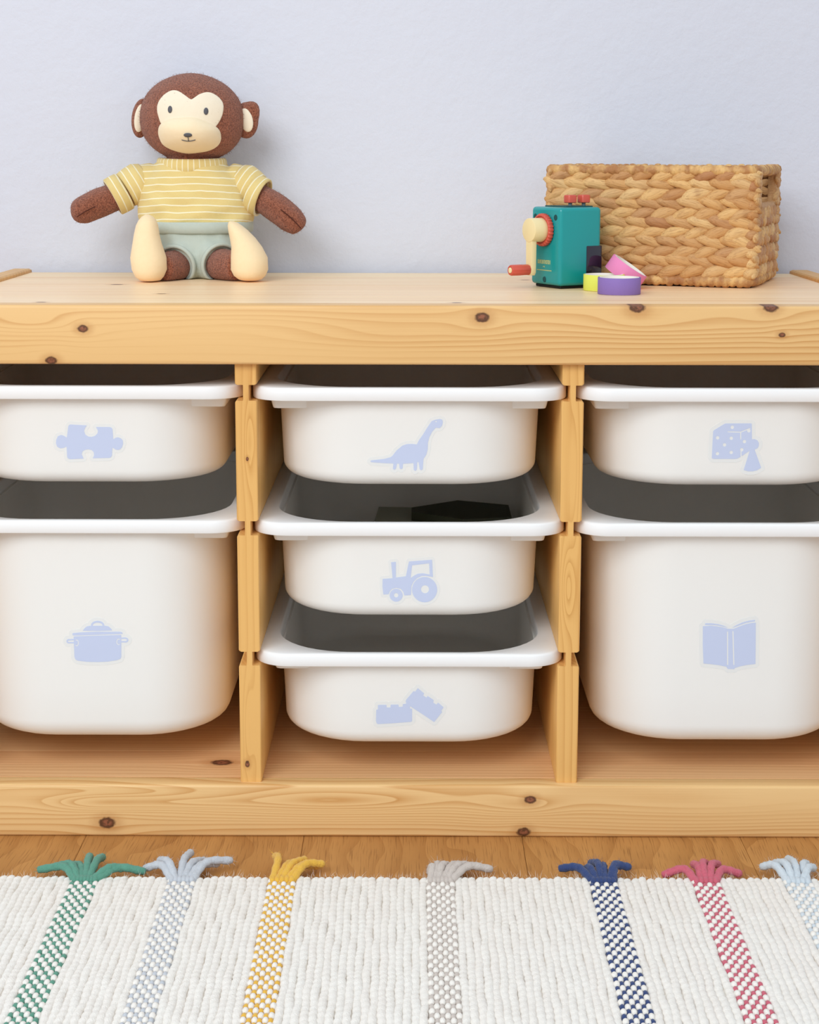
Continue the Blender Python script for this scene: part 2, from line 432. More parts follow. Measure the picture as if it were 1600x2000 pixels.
def stroke(pts, w):
    out = []
    for i in range(len(pts)-1):
        a, b = Vector(pts[i]), Vector(pts[i+1]); d = (b-a); L = d.length; d = d/L; nrm = Vector((-d.y, d.x))*w/2
        e = d*w*.3; out.append([tuple(a-e+nrm), tuple(b+e+nrm), tuple(b+e-nrm), tuple(a-e-nrm)])
    return out
def bin_unit(X, Zrim, Y, depth, label, motif, shapes, cuts, halo):
    """shapes / cuts in photo coordinates; halo = film margin in photo units"""
    rimd, tubd, front = tubs[depth]
    e = tag(empty('storage_bin', (X, Y, Zrim-depth)), label, 'bin', 'white storage bins')
    for nm, dat in (('tub', tubd), ('rim', rimd), ('shoulder', SH[-1]), ('shoulder', SH[1])):
        q = bpy.data.objects.new(nm, dat); link(q, e); q.location = (0, 0, depth)
    zc = Zrim - depth*.55; yplane = Y+front(zc-Zrim)
    def place(pl, cutl, level, step, lift):
        allp = np.array([p for q in pl for p in q]); lo = allp.min(0)-level-2*step; hi = allp.max(0)+level+2*step
        gx = np.arange(lo[0], hi[0]+step, step); gy = np.arange(lo[1], hi[1]+step, step)
        X_, Y_ = np.meshgrid(gx, gy, indexing='ij')
        def sd(poly):
            d = np.full(X_.shape, 1e9); ins = np.zeros(X_.shape, bool); n = len(poly)
            for i in range(n):
                (ax, ay), (bx, by) = poly[i], poly[(i+1) % n]; dx, dy = bx-ax, by-ay; L = dx*dx+dy*dy
                if L < 1e-9: continue
                t_ = np.clip(((X_-ax)*dx+(Y_-ay)*dy)/L, 0, 1)
                d = np.minimum(d, np.hypot(X_-ax-t_*dx, Y_-ay-t_*dy))
                if ay != by: ins ^= ((ay > Y_) != (by > Y_)) & (X_ < dx*(Y_-ay)/dy+ax)
            return np.where(ins, -d, d)
        D = np.minimum.reduce([sd(q) for q in pl])-level
        for q in cutl: D = np.maximum(D, -sd(q))
        idx = {}; P2 = []; Fc = []
        def vid(k, p):
            if k not in idx: idx[k] = len(P2); P2.append(p)
            return idx[k]
        nx, ny = D.shape
        some = (D[:-1, :-1] < 0) | (D[1:, :-1] < 0) | (D[1:, 1:] < 0) | (D[:-1, 1:] < 0)
        for i, j in zip(*np.nonzero(some)):
            cs = [(i, j), (i+1, j), (i+1, j+1), (i, j+1)]; poly = []
            for q in range(4):
                a, b = cs[q], cs[(q+1) % 4]; da, db = D[a], D[b]
                if da < 0: poly.append(vid(a, (gx[a[0]], gy[a[1]])))
                if (da < 0) != (db < 0):
                    t_ = da/(da-db); key = (a, b) if a < b else (b, a)
                    poly.append(vid(key, (gx[a[0]]+t_*(gx[b[0]]-gx[a[0]]), gy[a[1]]+t_*(gy[b[1]]-gy[a[1]]))))
            if len(poly) > 2: Fc.append(tuple(poly))
        V = []
        for (px, py) in P2:
            p = at(px, py, yplane)
            for _ in range(2): p = at(px, py, Y+front(p.z-Zrim))
            V.append((p.x-X, front(p.z-Zrim)-lift, p.z-(Zrim-depth)))
        n = len(V); back = [(x, y+lift+.0004, z) for x, y, z in V]; ed = set()
        for q in Fc:
            for i in range(len(q)): ed.add((q[i], q[(i+1) % len(q)]))
        return V+back, Fc+[(a, b, b+n, a+n) for (a, b) in ed if (b, a) not in ed]
    V, Fc = place(shapes, [], halo, 1.3, .00015); st = mesh('sticker', V, Fc, M_film, e, False)
    V, Fc = place(shapes, cuts, 0.0, .8, .00032); tag(mesh('motif', V, Fc, M_print, st, False), motif)
    return e
def crop(x0, y0, s, pts): return [(x0+a/s, y0+b/s) for a, b in pts]
# puzzle piece
pz = lambda p: crop(80, 800, 8, p)
puz = pz([(428, 262), (440, 240), (462, 232), (720, 247), (690, 285), (675, 335), (695, 390), (740, 420), (790, 426), (845, 410), (885, 370), (892, 330), (860, 270), (1075, 272), (1105, 282), (1120, 310), (1132, 462), (1165, 440), (1205, 432), (1250, 448), (1280, 480), (1284, 530), (1270, 585), (1240, 620), (1205, 632), (1165, 622), (1118, 592), (1112, 715), (1098, 742), (1070, 755), (808, 760), (830, 720), (828, 670), (795, 632), (740, 620), (690, 628), (650, 655), (638, 695), (668, 765), (455, 775), (420, 760), (410, 735), (402, 578), (350, 600), (300, 605), (255, 580), (236, 530), (240, 470), (265, 415), (315, 395), (360, 408), (405, 438)])
dn = lambda p: crop(700, 800, 8, p)
dino = dn([(185, 805), (205, 792), (400, 770), (500, 745), (530, 725), (600, 635), (690, 562), (760, 538), (830, 535), (915, 543), (945, 480), (1010, 390), (1075, 285), (1145, 180), (1200, 158), (1275, 145), (1312, 158), (1322, 195), (1310, 250), (1272, 290), (1212, 283), (1155, 345), (1110, 430), (1088, 520), (1085, 620), (1065, 700), (1020, 770), (1012, 860), (1008, 930), (985, 950), (960, 932), (950, 870), (942, 820), (922, 818), (915, 935), (890, 960), (865, 940), (862, 835), (780, 842), (700, 845), (694, 915), (668, 934), (645, 915), (638, 843), (605, 843), (590, 922), (565, 942), (540, 925), (548, 842), (430, 838), (205, 822)])
dc = lambda p: crop(1360, 800, 10, p)
die = [dc([(330, 425), (350, 400), (548, 280), (575, 270), (1075, 268), (1085, 280), (1090, 590), (1050, 800), (885, 910), (810, 955), (760, 963), (325, 962), (305, 945)]),
       dc([(1085, 580), (1140, 575), (1195, 598), (1225, 650), (1222, 710), (1195, 755), (1142, 782), (1270, 1135), (1190, 1185), (1100, 1205), (1010, 1205), (928, 1180), (1045, 800), (1060, 700)])]
diec = [dc(circle(a, b, 34, n=14)) for a, b in ((705, 345), (418, 550), (685, 558), (553, 688), (415, 860), (684, 836), (943, 624), (1028, 412), (890, 782))]
for sdef in ([(620, 433), (865, 440), (1050, 368)], [(868, 440), (870, 575)], [(875, 790), (876, 915)]): diec += [dc(q) for q in stroke(sdef, 20)]
tr = lambda p: crop(720, 1070, 10, p)
trac = [tr([(275, 605), (470, 592), (440, 280), (535, 272), (535, 578), (728, 555), (790, 265), (1242, 232), (1258, 570), (1120, 545), (1040, 548), (950, 590), (880, 660), (840, 740), (830, 920), (700, 930), (680, 860), (630, 800), (540, 780), (460, 800), (415, 850), (395, 905), (290, 912), (272, 760)]),
        tr(circle(540, 925, 128, 126, 28)), tr(circle(1095, 815, 246, 248, 36))]
tracc = [tr(circle(540, 925, 42, n=18)), tr(circle(1103, 808, 78, n=22)), tr([(850, 340), (1182, 302), (1196, 520), (1060, 496), (960, 505), (890, 540), (822, 590)])]
bk = lambda p: crop(710, 1330, 8.889, p)
blk = [bk([(222, 500), (252, 490), (250, 415), (400, 412), (405, 460), (470, 458), (472, 410), (608, 408), (615, 450), (682, 445), (685, 400), (745, 392), (808, 440), (812, 478), (846, 480), (846, 690), (830, 708), (560, 730), (255, 748), (230, 735), (218, 690)]),
       bk([(945, 122), (1055, 215), (1038, 250), (1095, 288), (1115, 258), (1222, 332), (1212, 375), (1265, 408), (1298, 375), (1392, 455), (1352, 518), (1368, 538), (1228, 712), (1000, 560), (815, 440), (745, 392), (733, 350), (745, 320), (870, 175), (898, 185)])]
pt = lambda p: crop(110, 1190, 10, p)
def arc(cx, cy, rx, ry, a0, a1, n=10): return [(cx+rx*cos(radians(a0+(a1-a0)*k/n)), cy+ry*sin(radians(a0+(a1-a0)*k/n))) for k in range(n+1)]
pot = [pt([(515, 418), (560, 360), (600, 332), (650, 322), (960, 320), (1020, 332), (1060, 365), (1098, 412), (800, 420)]),
       pt([(315, 465), (500, 447), (800, 435), (1250, 437), (1290, 450), (1298, 480), (1000, 490), (700, 500), (340, 512), (318, 505)]),
       pt([(340, 528), (700, 515), (1270, 500), (1272, 930), (1250, 970), (1190, 992), (1000, 1022), (800, 1030), (600, 1025), (420, 1003), (375, 980), (355, 930)])]
potl = [pt(q) for q in stroke(arc(808, 310, 112, 68, 180, 360), 36)] + [pt(q) for q in stroke([(345, 590), (250, 595)]+arc(245, 622, 32, 30, 270, 90, 6)+[(345, 650)], 28)] + [pt(q) for q in stroke([(1272, 565), (1345, 562)]+arc(1360, 600, 36, 34, -90, 90, 6)+[(1272, 632)], 28)]
potc = [pt(q) for q in stroke(arc(400, 655, 32, 58, -120, 130), 16)] + [pt(q) for q in stroke(arc(1218, 635, 36, 54, 60, 300), 16)]
bo = lambda p: crop(1340, 1190, 10, p)
book = [bo([(330, 328), (480, 320), (600, 330), (720, 350), (820, 380), (930, 380), (1050, 330), (1180, 285), (1290, 265), (1365, 258), (1362, 700), (1358, 1068), (1200, 1085), (1060, 1112), (955, 1145), (945, 1168), (820, 1165), (785, 1120), (640, 1090), (480, 1070), (342, 1058), (328, 700)]),
        bo([(375, 272), (500, 272), (640, 290), (740, 320), (840, 368), (720, 335), (600, 310), (372, 304)]), bo([(885, 368), (980, 310), (1100, 255), (1240, 218), (1350, 205), (1350, 235), (1180, 262), (1040, 312)])]
bookc = [bo(q) for q in stroke([(812, 440), (814, 1080)], 24)] + [bo(q) for q in stroke([(918, 432), (935, 1080)], 24)]

S_, D_ = .0975, .2260
R1, R2, R3 = .4453, .3149, .1854
bin_unit(-.310, R1, .011, S_, 'shallow white plastic bin with a puzzle piece sticker', 'pale blue puzzle piece', [puz], [], 6)
bin_unit(0, R1, .002, S_, 'shallow white plastic bin with a long-necked dinosaur sticker', 'pale blue long-necked dinosaur', [dino], [dn(circle(1215, 186, 12, n=8))], 6)
bin_unit(.310, R1, .002, S_, 'shallow white plastic bin with a dice and game pawn sticker', 'pale blue dice and game pawn', die, diec, 7)
bin_unit(0, R2, .002, S_, 'shallow white plastic bin with a tractor sticker', 'pale blue tractor', trac, tracc, 5.5)
bin_unit(0, R3, .002, S_, 'shallow white plastic bin with a building blocks sticker', 'pale blue building blocks', blk, [], 6.5)
bin_unit(-.310, R2, .011, D_, 'deep white plastic bin with a cooking pot sticker', 'pale blue cooking pot with lid', pot+potl, potc, 6.5)
bin_unit(.310, R2, .002, D_, 'deep white plastic bin with an open book sticker', 'pale blue open book', book, bookc, 7)

# things lying in the tractor bin
M_dkgreen = plain('dark_green_card', srgb(58, 62, 44), .5, .4)
M_grey = plain('grey_card', srgb(168, 172, 158), .6, .3)
zb = R2-S_+.0024
def slab(name, pts, z0, z1, mat, label, cat, tilt=(0, 0)):
    cx = sum(p[0] for p in pts)/len(pts); cy = sum(p[1] for p in pts)/len(pts)
    V = [(x-cx, y-cy, z0-z0+(x-cx)*tilt[0]+(y-cy)*tilt[1]) for x, y in pts] + [(x-cx, y-cy, z1-z0+(x-cx)*tilt[0]+(y-cy)*tilt[1]) for x, y in pts]
    n = len(pts); Fc = [tuple(range(n)), tuple(range(n, 2*n))] + [(i, (i+1) % n, n+(i+1) % n, n+i) for i in range(n)]
    o = mesh(name, V, Fc, mat, None, False); o.location = (cx, cy, z0); tag(o, label, cat); return o
slab('toy_box', [(-.040, .245), (.030, .240), (.034, .330), (-.036, .335)], zb, zb+.040, M_grey, 'plain grey block lying inside the tractor bin', 'toy')
slab('toy_ramp', [(.002, .262), (.058, .225), (.112, .235), (.112, .300), (.055, .325), (.002, .285)], zb+.0402, zb+.0500, M_dkgreen, 'dark green angular toy piece lying inside the tractor bin', 'toy')
slab('toy_block', [(.062, .25), (.108, .25), (.108, .31), (.062, .31)], zb, zb+.040, M_grey, 'grey block under the dark green toy piece', 'toy')

# ------------------------------------------------------------------ plush monkey
def fabric(name, col, col2=None, bump=.35, scale=1400, sheen=.4, rough=.9):
    t = NT(name); n = t.noise(t.obj(), scale, 3, .65); n2 = t.noise(t.obj(), 220, 3)
    col2 = col2 or tuple(c*.72 for c in col[:3])+(1,)
    c = t.mix(t.math('MULTIPLY', t.math('ADD', n, n2), .5), col, col2)
    t.bump(n, bump, .0012); return t.out(c, rough, .2, sheen)
t = NT('brown_fleece'); n = t.noise(t.obj(), 620, 4, .7)
t.bump(n, 1.0, .0022)
M_brown = t.out(t.mix(t.ramp(n, .32, .66), srgb(112, 58, 40), srgb(182, 112, 84)), .95, .15, .25)
M_cream = fabric('cream_felt', srgb(247, 230, 198), srgb(240, 218, 180), .2, 1500, .2)
M_face = fabric('face_cotton', srgb(244, 232, 210), srgb(238, 224, 200), .2, 1500, .2)
M_foot = fabric('foot_felt', srgb(249, 226, 186), srgb(242, 212, 166), .2, 1500, .2)
M_thread = plain('grey_thread', srgb(92, 92, 98), .7, .2)
M_dthread = plain('brown_thread', srgb(82, 42, 32), .8, .2)
M_short = fabric('sage_jersey', srgb(196, 203, 192), srgb(180, 190, 180), .25, 1200, .2)
M_lining = fabric('pale_lining', srgb(222, 222, 214), None, .2)
def striped(name, axis, pitch=.0081, phase=0., wob=.0022, centre=None, ang=0):
    t = NT(name); v = t.obj()
    wv = t.math('MULTIPLY', t.math('SUBTRACT', t.noise(v, 26, 2), .5), wob)
    if centre:
        o = t.sep(v); a = t.math('ARCTAN2', t.math('SUBTRACT', o[0], centre[0]), t.math('SUBTRACT', centre[1], o[1]))
        s = t.math('MULTIPLY', a, ang)
    else: s = t.math('DIVIDE', t.math('ADD', t.dot(v, axis), wv), pitch)
    fr = t.math('FRACT', t.math('ADD', s, phase+40))
    line = t.math('MULTIPLY', t.ramp(fr, .0, .05), t.ramp(fr, .21, .16))
    n = t.noise(v, 1300, 3, .6); n2 = t.noise(v, 45, 3)
    base = t.mix(n2, srgb(233, 210, 146), srgb(222, 195, 124))
    t.bump(t.math('ADD', n, t.math('MULTIPLY', t.noise(v, 55, 2), 2.2)), .4, .0016)
    return t.out(t.mix(line, base, srgb(244, 236, 205)), .9, .2, .2)

mk = tag(empty('plush_monkey', (-.235, .36, T)), 'brown plush monkey in striped yellow shirt sitting against the wall', 'plush toy')
O = mk.location
# head
HC = at(375.5, 231, .388); HR = (.0600, .0520, .0494); tilt = radians(-2.4)
def head_local(x, z):
    dx, dz = x-HC.x, z-HC.z
    return dx*cos(tilt)+dz*sin(-tilt)*-1, dz*cos(tilt)+dx*sin(-tilt)
def head_y(x, z):
    a, b = head_local(x, z)
    q = 1-abs(a/HR[0])**2.15-abs(b/HR[2])**2.15
    return HC.y-HR[1]*max(q, .0)**.5
def headshape():
    V, Fc = ellipsoid((0, 0, 0), (1, 1, 1), 36, 24)
    out = []
    for p in V:
        e = 2/2.15
        f = lambda c: math.copysign(abs(c)**e, c)
        x, y, z = f(p.x)*HR[0], p.y*HR[1], f(p.z)*HR[2]
        z += .0016*max(0, p.z)*exp(-(p.x/.35)**2)
        x *= 1+.025*(-p.z)
        out.append(Vector((HC.x+x*cos(tilt)-z*sin(tilt)*-1*-1, HC.y+y, HC.z+z*cos(tilt)+x*sin(tilt))))
    return out, Fc
def limb(pts, radii, sides=16):
    P = spline(pts, 6); R = []
    for i in range(len(radii)-1):
        for k in range(6): R.append(radii[i]+(radii[i+1]-radii[i])*(k/6))
    R.append(radii[-1]); return tube(P, R, sides)
def sect(rows, n=24, e=2.2):
    """rows: (px y, px x0, px x1, Y, half depth) -> lofted upright body"""
    rings = []
    for (py, x0, x1, Y, hd) in rows:
        a, b = at(x0, py, Y), at(x1, py, Y); c = (a+b)/2; hw = (b.x-a.x)/2; ring = []
        for k in range(n):
            th = 2*pi*k/n; f = lambda q: math.copysign(abs(q)**(2/e), q)
            ring.append(Vector((c.x+hw*f(cos(th)), Y+hd*f(sin(th)), c.z)))
        rings.append(ring)
    return loft(rings)
armL = limb([at(262, 372, .385), at(232, 382, .375), at(195, 396, .366), at(160, 412, .360), at(146, 419, .358), at(141, 421, .358)], [.0150, .0158, .0172, .0158, .0110, .0035])
armR = limb([at(480, 372, .385), at(508, 386, .375), at(540, 406, .366), at(568, 428, .360), at(585, 443, .358), at(590, 448, .358)], [.0150, .0155, .0168, .0160, .0120, .0040])
torso = sect([(306, 330, 420, .390, .028), (330, 318, 432, .390, .032), (360, 290, 470, .390, .034), (430, 285, 488, .388, .038), (500, 290, 480, .388, .040), (538, 300, 470, .388, .036)])
legL = limb([at(372, 508, .375), at(354, 516, .350), at(332, 522, .322), at(312, 524, .303)], [.022, .0195, .0180, .0170])
legR = limb([at(402, 507, .375), at(420, 514, .350), at(442, 518, .322), at(468, 520, .306)], [.022, .0195, .0180, .0170])
fused('body', [headshape(), torso, armL, armR, legL, legR], M_brown, mk, .0026, 3)
# ears
def ear(px, py, hw, hh, Y, rz, corner=0, roll=0):
    c = at(px, py, Y); k = 1/1690
    V, Fc = ellipsoid((0, 0, 0), (hw*k, .009, hh*k), 24, 14)
    out = []
    for p in V:
        q = Vector(p)
        if corner: # folded square corner at upper outer edge
            t_ = max(0, p.x/(hw*k))*max(0, p.z/(hh*k)); q.x += corner*t_; q.z += corner*.75*t_
        out.append(c + Matrix.Rotation(rz, 3, 'Z') @ (Matrix.Rotation(roll, 3, 'Y') @ q))
    e = mesh('ear', out, Fc, M_brown, mk, True, O)
    V, Fc = ellipsoid((0, 0, 0), (hw*k*.60, .0035, hh*k*.72), 20, 12)
    return e, c, V, Fc
e, c, V, Fc = ear(276, 231, 19, 38, .392, radians(22), roll=radians(8))
mesh('ear_lining', [c+Vector((.0000, -.0075, .000))+Matrix.Rotation(radians(22), 3, 'Z') @ (Matrix.Rotation(radians(10), 3, 'Y') @ p) for p in V], Fc, M_face, e, True, O)
e, c, V, Fc = ear(481, 235, 25, 35, .392, radians(-18), .0085)
mesh('ear_lining', [c+Vector((.0008, -.0075, .000))+Matrix.Rotation(radians(-18), 3, 'Z') @ (Matrix.Rotation(radians(-14), 3, 'Y') @ (p*.92)) for p in V], Fc, M_face, e, True, O)
# face, muzzle
def puff(name, outline, centre, base, height, mat, parent, Y, rings=10, power=.5, back=.003):
    c = at(*centre, Y); pts = [at(x, y, Y) for x, y in outline]; n = len(pts)
    V = [Vector((c.x, base(c.x, c.z)-height, c.z))]; Fc = []
    for i in range(1, rings+1):
        q = i/rings; q2 = 1-(1-q)**1.6
        for p in pts:
            x, z = c.x+(p.x-c.x)*q2, c.z+(p.z-c.z)*q2
            V.append(Vector((x, base(x, z)-height*max(0, 1-q2**2)**power, z)))
    for j in range(n):
        Fc.append((0, 1+j, 1+(j+1) % n))
        for i in range(rings-1): Fc.append((1+i*n+j, 1+(i+1)*n+j, 1+(i+1)*n+(j+1) % n, 1+i*n+(j+1) % n))
    k = len(V)
    for j in range(n): V.append(V[1+(rings-1)*n+j]+Vector((0, back, 0)))
    for j in range(n): Fc.append((1+(rings-1)*n+j, k+j, k+(j+1) % n, 1+(rings-1)*n+(j+1) % n))
    return mesh(name, V, Fc, mat, parent, True, O)
fc = lambda p: smooth2(crop(240, 130, 5.714, p), 4)
skin = lambda x, z: head_y(x, z)-.0010
face = puff('face_patch', fc([(760, 365), (700, 325), (640, 285), (580, 263), (515, 272), (440, 325), (390, 400), (378, 480), (400, 570), (430, 640), (520, 720), (740, 760), (960, 720), (1030, 675), (1085, 590), (1112, 500), (1108, 410), (1060, 340), (985, 292), (920, 285), (850, 310), (790, 355)]), (368, 233), skin, .0012, M_face, mk, .342, back=.006)
MC = at(367.5, 264.5, .335)
def muz(x, z):
    q = ((x-MC.x)/.0372)**2+((z-MC.z)/.0222)**2
    return head_y(x, z)-.0012-.0185*max(0, 1-q)**.5
mz = puff('muzzle', fc([(690, 568), (560, 578), (450, 615), (395, 665), (378, 740), (395, 820), (430, 880), (520, 930), (640, 965), (720, 972), (800, 965), (920, 945), (1010, 905), (1062, 850), (1080, 780), (1060, 700), (985, 640), (860, 585), (780, 568)]), (368, 264), lambda x, z: head_y(x, z)-.0014, .0185, M_cream, mk, .336, 14, .5, .008)
for (ex, ey) in ((333.5, 214), (403.5, 217.5)):
    puff('eye', circle(ex, ey, 4.4, 7.2, 16), (ex, ey), lambda x, z: head_y(x, z)-.0024, .0012, M_thread, face, .342, 5)
puff('nose', circle(367, 264, 8.2, 4.2, 18), (367, 264), lambda x, z: muz(x, z)-.0012, .0016, M_thread, mz, .320, 5)
def onm(px, py):
    p = at(px, py, .318); return Vector((p.x, muz(p.x, p.z)-.0007, p.z))
V, Fc = merge([tube([onm(353.5+i*2.7, 273.2+2.6*sin(pi*i/10)) for i in range(11)], .00042, 6), tube([onm(366.8, 267), onm(366.9, 271), onm(367, 275.5)], .00042, 6)])
mesh('mouth', V, Fc, M_thread, mz, True, O)
# arm seams
for pts in ([(150, 424), (162, 416), (174, 409), (186, 404)], [(588, 446), (576, 433), (562, 420), (548, 409)]):
    P = []
    for (x, y) in pts:
        P.append(at(x, y, .3435))
    V, Fc = tube(spline(P, 4), .0006, 6); mesh('seam', V, Fc, M_dthread, mk, True, O)
# shirt
ox = lambda v: v
M_sb = striped('striped_jersey', (0, .12, 1), phase=.2, wob=.0045)
dl = (at(208, 394, .375)-at(290, 350, .388)).normalized(); dr = (at(540, 398, .375)-at(455, 350, .388)).normalized()
M_sl = striped('striped_sleeve', tuple(dl), .0078, .1); M_sr = striped('striped_sleeve_two', tuple(dr), .0078, .4)
def wr(p):
    k = .0013*sin(p.x*150+p.z*150+3*sin(p.z*60))+.0010*sin(p.x*80-p.z*260)
    lowz = max(0, min(1, (.62-p.z)/.03)); return (0, -k*(.5+lowz), 0)
body = sect([(314, 308, 440, .390, .035), (326, 304, 446, .390, .037), (338, 288, 462, .390, .040), (352, 276, 478, .389, .043), (375, 271, 488, .388, .046), (400, 270, 494, .387, .049), (425, 271, 498, .386, .051), (440, 278, 492, .386, .050), (446, 290, 480, .386, .046)], 32)
sh = fused('shirt', [body, limb([at(300, 355, .388), at(270, 358, .386), at(248, 370, .381)], [.0225, .0205, .0165]), limb([at(450, 355, .388), at(478, 360, .386), at(490, 372, .381)], [.0225, .0205, .0165])], M_sb, mk, .0028, 5, wr)
def sleeve(a, b, c, mat, r):
    A, B, Cc = Vector(a), Vector(b), Vector(c)
    s = mesh('sleeve', *limb([A, (A+B)/2, B, (B+Cc)/2], r), mat, sh, True, O)
    return s
def cuff(cn, dirv, R, w, mat, par):
    """rolled band: a hollow ring"""
    d = Vector(dirv).normalized(); a = Vector((0, 1, 0)); a = (a-d*a.dot(d)).normalized(); b = d.cross(a); c = Vector(cn)
    prof = [(R, -w/2), (R+.0016, -w/2+.001), (R+.0020, 0), (R+.0016, w/2-.001), (R, w/2), (R-.0016, w/2-.0006), (R-.0022, 0), (R-.0016, -w/2+.0006)]
    rings = [[c+d*h+(a*cos(2*pi*k/32)+b*sin(2*pi*k/32))*r_ for k in range(32)] for r_, h in prof]
    V, Fc = loft(rings, closed_ring=True); return mesh('cuff', V, Fc, mat, par, True, O)
sleeve(at(285, 352, .388), at(258, 364, .383), at(232, 379, .378), M_sl, [.0205, .0240, .0226, .0208])
sleeve(at(465, 353, .388), at(488, 366, .383), at(510, 381, .378), M_sr, [.0205, .0240, .0226, .0208])
cuff(at(232, 379, .376), dl, .0208, .017, M_sl, sh)
cuff(at(503, 382, .376), Vector((dr.x, dr.y, dr.z*.75)), .0212, .016, M_sr, sh)
cc = at(375, 324, .390)
M_sc = striped('striped_collar', (0, 0, 1), centre=(cc.x-O.x, .390-O.y), ang=6.0, wob=0)
rings = []
for (rr, hz) in ((0, -.0075), (.0022, -.006), (.0026, 0), (.0018, .0055), (.0, .0078), (-.0022, .0065), (-.0035, 0), (-.003, -.006)):
    rings.append([Vector((cc.x+(.0382+rr)*cos(2*pi*k/40), .390+(.0368+rr)*sin(2*pi*k/40), cc.z+hz+.0015*abs(cos(2*pi*k/40))**2)) for k in range(40)])
mesh('collar', *loft(rings, closed_ring=True), M_sc, sh, True, O)
# shorts
def wr2(p): return (0, -.0012*sin(p.x*150+p.z*170+2*sin(p.x*90)), .0006*sin(p.x*210))
hips = sect([(444, 286, 480, .384, .046), (452, 282, 484, .384, .051), (475, 283, 484, .384, .053), (500, 290, 478, .382, .053), (518, 302, 468, .382, .050), (531, 318, 452, .386, .043)], 32)
sl = limb([at(372, 498, .372), at(360, 508, .352), at(345, 517, .333)], [.030, .0270, .0232])
sr = limb([at(402, 496, .372), at(414, 506, .352), at(430, 514, .333)], [.030, .0270, .0232])
shorts = fused('shorts', [hips, sl, sr], M_short, mk, .0028, 4, wr2)
rows = [(431, 277, 494, .3845, .0535), (433, 276, 495, .3845, .0545), (442, 276, 495, .3845, .0548), (451, 277, 494, .3845, .0542), (453, 280, 490, .3845, .052)]
mesh('waistband', *sect(rows, 36), M_short, shorts, True, O)
for a, b in (((360, 508, .352), (344, 518, .331)), ((414, 506, .352), (431, 515, .331))):
    A, B = at(*a), at(*b); q = cuff(B, B-A, .0222, .006, M_short, shorts); q.name = 'leg_hem'
# feet
def foot(rows, Y):
    return sect([(py, a, b, Y+dy, hd) for (py, a, b, dy, hd) in rows], 28, 2.1)
fl = foot([(419, 284, 291, .012, .003), (423, 277, 299, .012, .009), (430, 271, 305, .011, .013), (440, 266, 308.5, .010, .016), (458, 262, 311, .008, .018), (477, 259, 316, .005, .0195), (503, 255, 325, .002, .022), (526, 258, 326, 0, .024), (540, 265, 320, 0, .022), (547, 274, 314, 0, .017), (551.2, 284, 302, 0, .007)], .294)
fr_ = foot([(432, 448, 456, .012, .003), (435, 446, 464, .012, .009), (441, 445, 473, .011, .013), (450, 446, 484, .010, .016), (465, 449, 499, .008, .018), (482, 452, 512, .005, .0195), (503, 451, 523, .002, .022), (526, 451, 524, 0, .024), (538, 457, 519, 0, .022), (545, 466, 512, 0, .017), (549.5, 478, 500, 0, .007)], .300)
for q in (fl, fr_): mesh('foot', *q, M_foot, mk, True, O)

def fuzz(name, pts, length, width, mat, parent, rg, label=None):
    """short loose fibres: pts = [(point, direction)] in the parent's coordinates"""
    V, Fc = [], []
    for p, d in pts:
        L = length*rg.uniform(.5, 1.3); k = len(V)
        q = Vector((rg.uniform(-1, 1), rg.uniform(-1, 1), rg.uniform(-1, 1))); d = (d+q*.8).normalized(); sd = d.cross(q).normalized()*width
        m = p+d*L*.55+q*L*.15
        V += [p-sd, p+sd, m+sd*.7, m-sd*.7, p+d*L+q*L*.35]; Fc += [(k, k+1, k+2, k+3), (k+3, k+2, k+4)]
    o = mesh(name, V, Fc, mat, parent, True); return tag(o, label, kind='stuff')
rgf = random.Random(21); bd = [c for c in mk.children if c.name.startswith('body')][0].data
polys = [p for p in bd.polygons]; pick = rgf.choices(polys, weights=[p.area for p in polys], k=16000)
fuzz('fleece_pile', [(p.center+Vector((rgf.uniform(-1, 1), rgf.uniform(-1, 1), rgf.uniform(-1, 1)))*.0012-p.normal*.0003, Vector(p.normal)) for p in pick if not (p.center.z < .128 and abs(p.center.x+.008) < .055 and p.center.y > -.03)], .0019, .00016, M_brown, mk, rgf)
for o in mk.children_recursive:      # nothing sinks into the board it sits on
    if o.type == 'MESH':
        for v in o.data.vertices: v.co.z = max(v.co.z, .0004)
# ------------------------------------------------------------------ woven basket
def strandmat():
    t = NT('water_hyacinth'); o = t.obj(); r = t.rnd()
    v = t.vadd(o, t.comb(t.math('MULTIPLY', r, 5.0), t.math('MULTIPLY', r, 11.0), 0))
    s = t.sep(v)
    fib = t.noise(t.comb(t.math('MULTIPLY', s[0], 60), t.math('MULTIPLY', s[1], 800), t.math('MULTIPLY', s[2], 800)), 1, 3, .6)
    br = t.noise(v, 55, 3)
    c = t.mix(r, srgb(228, 184, 122), srgb(192, 136, 82))
    r2 = t.math('FRACT', t.math('MULTIPLY', r, 17.3))
    c = t.mix(t.math('MULTIPLY', t.ramp(r2, .55, 1.0), .55), c, srgb(170, 116, 82))
    c = t.mix(t.math('MULTIPLY', t.ramp(r2, .35, .0), .55), c, srgb(226, 190, 136))
    c = t.mix(t.math('MULTIPLY', t.ramp(fib, .45, .75), .5), c, srgb(140, 86, 42))
    c = t.mix(t.math('MULTIPLY', t.ramp(br, .55, .8), .4), c, srgb(150, 96, 56))
    t.bump(fib, .55, .0012); return t.out(c, .55, .35)
M_str = strandmat()
t = NT('wrapped_coil'); v = t.obj(); o = t.sep(v)
wrap = t.noise(t.comb(t.math('MULTIPLY', o[0], 85), t.math('MULTIPLY', o[1], 85), t.math('MULTIPLY', o[2], 40)), 1, 2)
fibn = t.noise(v, 420, 3)
cl = t.mix(t.ramp(wrap, .3, .7), srgb(172, 118, 72), srgb(226, 182, 118))
